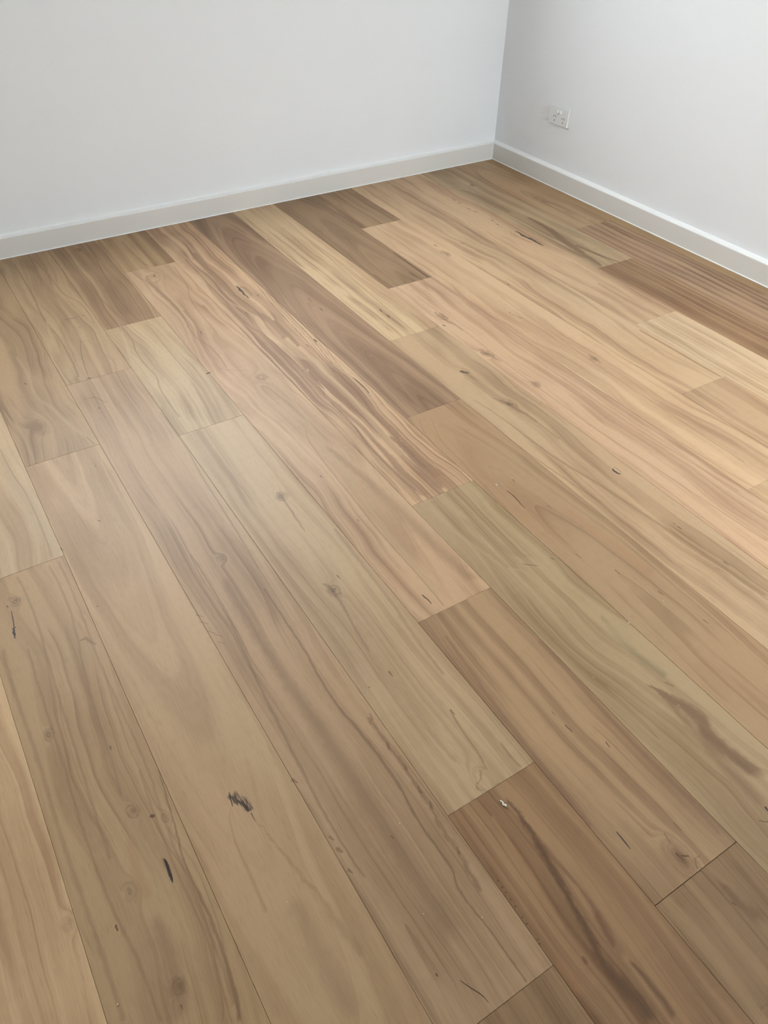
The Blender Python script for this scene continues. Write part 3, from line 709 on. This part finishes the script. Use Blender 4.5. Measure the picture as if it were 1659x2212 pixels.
st([(1180, 1240), (1250, 1300), (1340, 1375), (1440, 1450), (1540, 1530), (1659, 1620)], [7, 10, 12, 10, 12, 14], (216, 194, 154), 0.55, 0.0)
st([(985, 1150), (1040, 1190), (1090, 1225), (1140, 1240), (1200, 1300)], [6, 8, 8, 8, 4], (214, 196, 158), 0.5, 0.0)
st([(930, 1080), (980, 1130), (1030, 1170), (1100, 1230)], [6, 10, 12, 8], (176, 158, 126), 0.45, 0.0)
st([(1000, 1120), (1100, 1190), (1160, 1200)], [10, 18, 10], (178, 156, 122), 0.4, 0.0)
st([(905, 905), (925, 945), (950, 975), (1000, 1020)], [1.4, 2, 2, 1.6], (166, 136, 98), 0.6, 0.0)
st([(930, 900), (945, 935), (965, 965), (1010, 1005)], [1.4, 2, 2, 1.6], (166, 136, 98), 0.5, 0.0)
st([(1000, 870), (1050, 905), (1110, 955), (1200, 1020), (1300, 1085)], [2, 2.5, 3, 3, 3], (158, 128, 92), 0.6, 0.0, wob=0.3)
st([(1020, 862), (1080, 900), (1180, 975), (1300, 1050), (1420, 1130), (1540, 1210), (1659, 1290)], [3, 4, 6, 8, 10, 10, 10], (158, 132, 96), 0.55, 0.0, wob=0.3)
st([(1060, 858), (1110, 880), (1150, 905), (1210, 950)], [6, 9, 8, 6], (150, 126, 94), 0.45, 0.0)
st([(1210, 1090), (1260, 1130), (1330, 1180), (1420, 1250)], [14, 22, 26, 20], (206, 162, 124), 0.45, 0.0)
st([(950, 688), (980, 700), (1000, 715)], [6, 6, 3], LBR, 0.5, 0.0)
for pts in ([(1000, 640), (1090, 705), (1200, 780), (1350, 880), (1500, 975), (1659, 1070)], [(1080, 640), (1200, 725), (1330, 815), (1480, 915), (1610, 1000)],
            [(900, 640), (990, 705), (1100, 790), (1250, 900), (1400, 1000), (1550, 1100), (1659, 1170)]):
    st(pts, 3.0, (172, 136, 100), 0.5, 0.0, wob=0.4)
st([(1090, 730), (1200, 805), (1330, 895), (1480, 990), (1600, 1065)], [3, 4, 5, 6, 6], (206, 158, 118), 0.5, 0.0, wob=0.3)
# cream board, banded boards near the right wall
st([(1395, 695), (1450, 725), (1520, 770), (1590, 810), (1659, 850)], [2.5, 3, 3, 3, 3], (186, 158, 118), 0.6, 0.0, wob=0.2)
st([(1440, 680), (1520, 720), (1600, 765), (1659, 800)], [5, 5, 5, 5], (198, 170, 132), 0.6, 0.0, wob=0.2)
st([(1380, 712), (1450, 752), (1510, 787), (1560, 815)], [6, 7, 7, 5], (172, 142, 108), 0.65, 0.3, wob=0.1)
st([(1010, 480), (1100, 540), (1200, 600), (1300, 660), (1400, 720)], [2, 3, 3, 3, 2], (166, 136, 96), 0.55, 0.0, wob=0.4)
st([(880, 420), (960, 465), (1050, 520), (1150, 580), (1270, 650)], [3, 4, 5, 5, 4], (166, 136, 98), 0.5, 0.0, wob=0.4)
st([(1290, 610), (1340, 640), (1400, 672), (1440, 690)], [10, 16, 18, 10], (186, 154, 118), 0.5, 0.0)
# reddish board with the dark heart streak
st([(1086, 1717), (1119.5, 1756.7), (1161.7, 1823), (1200.8, 1889), (1240, 1961.7), (1279, 2031), (1309.7, 2088), (1355, 2136.5), (1421, 2212)], [3, 6, 9, 10, 9, 11, 14, 18, 14], (98, 70, 46), 0.72, 0.0, wob=0.3)
st([(1125, 1762), (1204, 1862), (1258.5, 1925.5), (1294.6, 1988.8), (1330, 2050)], [5, 7, 6, 10, 4], (122, 86, 62), 0.55, 0.0, wob=0.3)
st([(1352, 2070), (1418, 2142.5), (1460, 2212)], [4, 9, 10], (104, 76, 50), 0.6, 0.0, wob=0.3)
st([(1060, 1760), (1110, 1835), (1170, 1930), (1220, 2010)], [5, 7, 7, 4], (208, 168, 124), 0.55, 0.0)
st([(1290, 1960), (1310, 2010), (1350, 2070)], [8, 14, 8], (134, 96, 70), 0.5, 0.0)
st([(1195, 2060), (1230, 2110), (1260, 2160)], [8, 16, 14], (196, 150, 106), 0.45, 0.0, wob=0.6)
st([(1260, 2070), (1266, 2078)], [4, 5], (120, 84, 56), 0.6)
st([(1535.7, 1889), (1600, 1950), (1659, 2004)], [6, 16, 22], (126, 96, 70), 0.6, 0.0, wob=0.3)
st([(1440, 1965), (1500, 2030), (1570, 2110), (1640, 2200)], [6, 8, 8, 8], (200, 170, 128), 0.5, 0.0)
# dark walnut-toned board far back
st([(730, 440), (780, 490), (850, 545)], [14, 18, 12], (150, 120, 92), 0.4, 0.0)
st([(760, 415), (810, 445), (855, 470)], [5, 7, 6], (148, 116, 84), 0.6, 0.1)
st([(590, 450), (680, 530), (760, 600), (840, 670), (905, 725)], [2, 2.5, 3, 3, 2.5], (160, 130, 94), 0.65, 0.0, wob=0.3)
st([(640, 445), (720, 520), (800, 580), (870, 640), (935, 705)], [2, 2.5, 3, 3, 2.5], (164, 132, 96), 0.65, 0.0, wob=0.3)
st([(690, 560), (780, 620), (850, 665), (910, 700)], [8, 14, 16, 10], (228, 204, 160), 0.5, 0.0)

KN = []   # knots: pixel, ru mm, rv mm, darkness, push of the rings (m)
def kn(q, ru, rv, dark=0.5, push=0.05):
    KN.append((q, ru, rv, dark, push))
kn((1024, 399.5), 9, 14, 0.55, 0.05); kn((962.7, 547.7), 12, 20, 0.45, 0.07); kn((953.7, 685), 11, 18, 0.6, 0.06)
kn((1285, 774.5), 9, 13, 0.65, 0.05); kn((1053, 764), 12, 20, 0.4, 0.06); kn((1099.9, 873), 10, 16, 0.5, 0.08)
kn((1155.6, 831), 8, 14, 0.35, 0.04); kn((606.5, 1073), 8, 15, 0.6, 0.05); kn((719.5, 1276.5), 9, 16, 0.5, 0.05)
kn((1472, 1852), 16, 30, 0.30, 0.10); kn((295, 1748), 9, 14, 0.55, 0.05); kn((261.6, 1937), 10, 15, 0.55, 0.06)
kn((105.5, 1587), 8, 12, 0.45, 0.04); kn((43.7, 1295), 8, 12, 0.45, 0.04); kn((378, 2136), 9, 12, 0.5, 0.04)
kn((333, 597), 12, 24, 0.25, 0.05); kn((173, 539), 9, 14, 0.45, 0.04); kn((480, 1205), 7, 11, 0.35, 0.03)
kn((139, 1999), 9, 14, 0.3, 0.03); kn((566, 815), 14, 20, 0.2, 0.05); kn((85, 920), 22, 34, 0.15, 0.04)
kn((1003, 803), 9, 14, 0.3, 0.05); kn((370, 1760), 7, 11, 0.3, 0.03); kn((1041, 1690), 14, 30, 0.0, 0.05)

# where each traced mark lies on the floor
def to_floor(q):
    p_ = px_floor(q)
    return (p_.x, p_.y)
for s in STROKES:
    s['pts'] = [to_floor(q) for q in s['px']]
    dk = sum(s['col']) < 260 and max(s['wmm']) < 5.5
    s['w'] = [x / 1000 * ((1.9 if s['pts'][0][1] > -1.25 else 1.15) if dk else 1.0) for x in s['wmm']]
    if dk:
        s['core'] = max(s['core'], 0.4); s['wob'] = s.get('wob', 0.35) * 1.6
KNF = []
for q, ru, rv, d, pu in KN:
    fx, fy = to_floor(q)
    far = 1.0 if fy > -2.2 else 0.0
    KNF.append((fx, fy, ru / 1000 * (1.15 + 0.35 * far), rv / 1000 * (1.15 + 0.2 * far), min(0.95, d * (1.15 + 0.75 * far)), pu))

floor = struct('floor', B((X_L, Y_F, -0.045), (X_R, Y_B, -0.016)), M_SUB)
def plank_mesh(w, l, gx0, gx1, gy0, gy1, bev=0.00045):
    """board of w x l with its far end at y = 0, top at z = 0, arrises eased"""
    bm = bmesh.new()
    x0, x1, y1, y0 = -w / 2 + gx0, w / 2 - gx1, -gy0, -l + gy1
    rings = []
    for (d, z) in ((0, -0.014), (0, -bev), (bev * 0.9, 0.0)):
        rings.append([bm.verts.new(c) for c in ((x0 + d, y0 + d, z), (x1 - d, y0 + d, z), (x1 - d, y1 - d, z), (x0 + d, y1 - d, z))])
    for r0, r1 in zip(rings, rings[1:]):
        for i in range(4):
            bm.faces.new((r0[i], r0[(i + 1) % 4], r1[(i + 1) % 4], r1[i]))
    bm.faces.new(rings[-1]); bm.faces.new(rings[0][::-1])
    return bm

random.seed(11)
GEN_MAT = {}
GAP = 0.00020
WIDE = {(9, 2): 0.0006, (11, 1): 0.0003, (10, 2): 0.0003}
def lay(si, idx, xa, xb, ya, yb):
    """board between x = xa > xb and y = -ya (far) .. -yb (near)"""
    cx, cy = (xa + xb) / 2, -ya
    key = 'rip' if si == 'rip' else (si, idx)
    bm = plank_mesh(xa - xb, yb - ya, GAP, GAP, GAP, WIDE.get(key, GAP))
    if key in SPEC:
        sp = SPEC[key]
        inside = lambda p_, e=0.004: xb - e < p_[0] < xa + e and -yb - e < p_[1] < -ya + e
        def mid(pts):
            n = sum(1 for p_ in pts if inside(p_))
            return n
        ss = [s for s in STROKES if mid(s['pts']) >= max(1, len(s['pts']) * 0.5)]
        kk = [k for k in KNF if inside(k)]
        sp = dict(sp); sp['seed'] = (hash_id(key) % 97) * 1.37 + 2.0
        mt = wood('blackbutt_board_%s' % ('rip' if si == 'rip' else '%d_%d' % key), sp, cx, cy, ss, kk)
    else:
        g = random.randrange(len(GENERIC))
        if g not in GEN_MAT:
            sp = dict(GENERIC[g]); sp['seed'] = 3.3 + g * 7.1
            GEN_MAT[g] = wood('blackbutt_board_plain_%d' % g, dict(sp, vt=0.9 if sp['tap'] else 0.0), 0, 0, [], [])
        mt = GEN_MAT[g]
    o = obj('plank', bm, mt, floor)
    o.location = (cx, cy, random.uniform(-0.00012, 0.0))
    return o
def hash_id(key):
    if key == 'rip':
        return 13
    return key[0] * 31 + key[1] * 17 + 5
lay('rip', 0, X_R - 0.004, XB[0], -0.012, -Y_END)
for si in range(len(XB) - 1):
    ends = ENDS.get(si)
    if ends is None:
        e0 = random.uniform(0.3, 1.7)
        ends = [e0, e0 + 1.9]
    ys = [-0.012] + [e for e in ends if e < -Y_END - 0.1] + [-Y_END]
    for i in range(len(ys) - 1):
        lay(si, i, XB[si], XB[si + 1], ys[i], ys[i + 1])

# ------------------------------------------------------------------ power outlet on the right wall
def tag(o, label, cat, group=None):
    o['label'] = label; o['category'] = cat
    if group:
        o['group'] = group
GY, GZ, GW, GH = -0.4045, 0.2860, 0.1165, 0.0715
po = bpy.data.objects.new('power_outlet', None)
C.objects.link(po)
po.location = (X_R, GY, GZ)
tag(po, 'white double power point with two rocker switches on the wall', 'power outlet')
# local: x towards the room is negative; y along the wall; face plate front at x = -0.0095
obj('back_plate', B((-0.004, -GW / 2 + 0.001, -GH / 2 + 0.001), (0.0, GW / 2 - 0.001, GH / 2 - 0.001), 0.0006), M_PLASTIC, po)
fp = obj('face_plate', B((-0.0095, -GW / 2, -GH / 2), (-0.004, GW / 2, GH / 2), 0.0012, 3), M_PLASTIC, po)
def rocker(y, z, tilt):
    bm = bmesh.new()
    bmesh.ops.create_uvsphere(bm, u_segments=24, v_segments=14, radius=1.0)
    for vtx in bm.verts:
        c_ = vtx.co
        vtx.co = Vector((math.copysign(abs(c_.x) ** 0.7, c_.x) * 0.0042, math.copysign(abs(c_.y) ** 0.7, c_.y) * 0.0076, math.copysign(abs(c_.z) ** 0.7, c_.z) * 0.0084))
    o = obj('switch', bm, M_SWITCH, po, smooth=True)
    o.location = (-0.0100, y, z)
    o.rotation_euler = (0, math.radians(tilt), 0)
    return o
rocker(0.0075, 0.0165, 11); rocker(-0.0115, 0.0165, 11)
def slot(y, z, ang, parent):
    bm = bmesh.new()
    box(bm, (-0.0004, -0.0011, -0.0042), (0.0030, 0.0011, 0.0042))
    o = obj('pin_slot', bm, M_SLOT, parent)
    o.location = (-0.00055, y, z)
    o.rotation_euler = (math.radians(ang), 0, 0)
    return o
for sy in (0.0215, -0.0310):
    bm = bmesh.new()
    bmesh.ops.create_cone(bm, cap_ends=True, segments=40, radius1=0.0175, radius2=0.0172, depth=0.0006)
    bmesh.ops.rotate(bm, verts=bm.verts, matrix=Matrix.Rotation(math.radians(90), 3, 'Y'))
    so = obj('socket_face', bm, M_PLASTIC, po)
    so.location = (-0.0097, sy, -0.0115)
    slot(0.0066, 0.0072, 30, so); slot(-0.0066, 0.0072, -30, so); slot(0.0, -0.0085, 0, so)

# ------------------------------------------------------------------ bits lying on the floor
def ribbon(name, pts, rad, m, flat=0.6):
    bm = bmesh.new()
    n = 8
    rows = []
    for i, p_ in enumerate(pts):
        a = Vector(pts[max(0, i - 1)]); b = Vector(pts[min(len(pts) - 1, i + 1)])
        d = (b - a).normalized()
        s = d.cross(Vector((0, 0, 1))).normalized(); upv = s.cross(d).normalized()
        rr = rad[i]
        rows.append([bm.verts.new(Vector(p_) + s * math.cos(k * 2 * math.pi / n) * rr + upv * math.sin(k * 2 * math.pi / n) * rr * flat) for k in range(n)])
    for r0, r1 in zip(rows, rows[1:]):
        for k in range(n):
            bm.faces.new((r0[k], r0[(k + 1) % n], r1[(k + 1) % n], r1[k]))
    bm.faces.new(rows[0]); bm.faces.new(rows[-1][::-1])
    return obj(name, bm, m, smooth=True)

def drop(o):
    """rest the lowest point on the boards"""
    zs = min(v.co.z for v in o.data.vertices)
    o.location.z = 0.00002 - zs
o0 = px_floor((1086, 1735))
cp = [(1081, 1728), (1082, 1730.5), (1084.5, 1731), (1086.5, 1733), (1086, 1736), (1087.5, 1738.5), (1090.5, 1738.2), (1092.5, 1740), (1094, 1741.2)]
hz = [0.0022, 0.0016, 0.0026, 0.0034, 0.0024, 0.0022, 0.0030, 0.0026, 0.0020]
loc = []
for q, z in zip(cp, hz):
    p_ = px_floor(q, z)
    loc.append((p_.x - o0.x, p_.y - o0.y, z))
chip = ribbon('plaster_chip', loc, [0.0010, 0.0013, 0.0010, 0.0013, 0.0012, 0.0014, 0.0020, 0.0024, 0.0014], M_CHIP, 0.9)
chip.location = (o0.x, o0.y, 0)
drop(chip)
tag(chip, 'curled white plaster chip lying on the reddish brown plank', 'chip')

def leaf(name, q0, q1, wid, m, th=0.0008):
    a, b = px_floor(q0), px_floor(q1)
    c = (a + b) / 2
    d = (b - a) / 2; s = Vector((-d.y, d.x, 0)).normalized() * wid
    bm = bmesh.new()
    up = []; lo_ = []
    N = 7
    for i in range(N):
        f = -1 + 2 * i / (N - 1)
        w = (1 - f * f) ** 0.8 + 0.05
        for sgn in (1, -1):
            k = d * f + s * w * sgn
            (up if sgn > 0 else lo_).append(k)
    top = [bm.verts.new((k.x, k.y, th * (0.6 + 0.4 * (1 - abs(-1 + 2 * (i % N) / (N - 1)))))) for i, k in enumerate(up + lo_[::-1])]
    bot = [bm.verts.new((k.x, k.y, 0)) for k in up + lo_[::-1]]
    bm.faces.new(top); bm.faces.new(bot[::-1])
    n = len(top)
    for i in range(n):
        bm.faces.new((bot[i], bot[(i + 1) % n], top[(i + 1) % n], top[i]))
    o = obj(name, bm, m)
    o.location = (c.x, c.y, 0.00004)
    return o
sl = leaf('wood_sliver', (445.2, 807.5), (456, 803.8), 0.0022, M_SLIVER)
tag(sl, 'thin dark brown wood sliver lying across a long plank joint', 'sliver')

crumbs = [((574, 703), 2.6), ((929.3, 766), 2.0), ((877, 827), 2.0), ((1269, 472.5), 2.4), ((1584, 1196.5), 1.8), ((1358, 1346.5), 2.2),
          ((1433, 1298), 1.4), ((1436.5, 1378.5), 1.3), ((1338, 1043.5), 1.5), ((1281.5, 1464), 1.4), ((1405, 1006.5), 1.3), ((1465.5, 1524), 1.4),
          ((673.5, 870.5), 1.4), ((701, 504), 1.8), ((915, 1974), 1.3), ((1041, 1982), 1.3), ((254, 2170), 1.7), ((620, 1948.5), 1.4),
          ((863, 1779), 1.2), ((866.5, 953.5), 1.6), ((315, 834), 1.3)]
for i, (q, r_) in enumerate(crumbs):
    rnd = random.Random(100 + i)
    bm = bmesh.new()
    bmesh.ops.create_icosphere(bm, subdivisions=2, radius=r_ / 1000 * 0.62)
    ax = Vector((rnd.uniform(0.7, 1.35), rnd.uniform(0.7, 1.35), rnd.uniform(0.55, 0.8)))
    for v in bm.verts:
        k = 1 + 0.35 * mnoise.noise(v.co * 1600 + Vector((i * 3.1, 0, 0)))
        v.co = Vector((v.co.x * ax.x, v.co.y * ax.y, v.co.z * ax.z)) * k
    o = obj('sawdust_crumb', bm, M_CRUMB)
    p_ = px_floor(q)
    o.location = (p_.x, p_.y, 0)
    drop(o)
    tag(o, 'tiny pale sawdust crumb lying loose on the timber planks', 'crumb', 'sawdust crumbs scattered on the floor')
p0, p1 = px_floor((1071, 1045.5)), px_floor((1074.5, 1050))
sv = ribbon('sawdust_shaving', [(p0.x - p0.x, 0, 0.0008), ((p1.x - p0.x) * 0.5, (p1.y - p0.y) * 0.5, 0.0012), (p1.x - p0.x, p1.y - p0.y, 0.0008)], [0.0006, 0.0009, 0.0005], M_CHIP, 0.7)
sv.location = (p0.x, p0.y, 0)
drop(sv)
tag(sv, 'thin pale straight shaving lying beside a black gum vein in a plank', 'shaving')
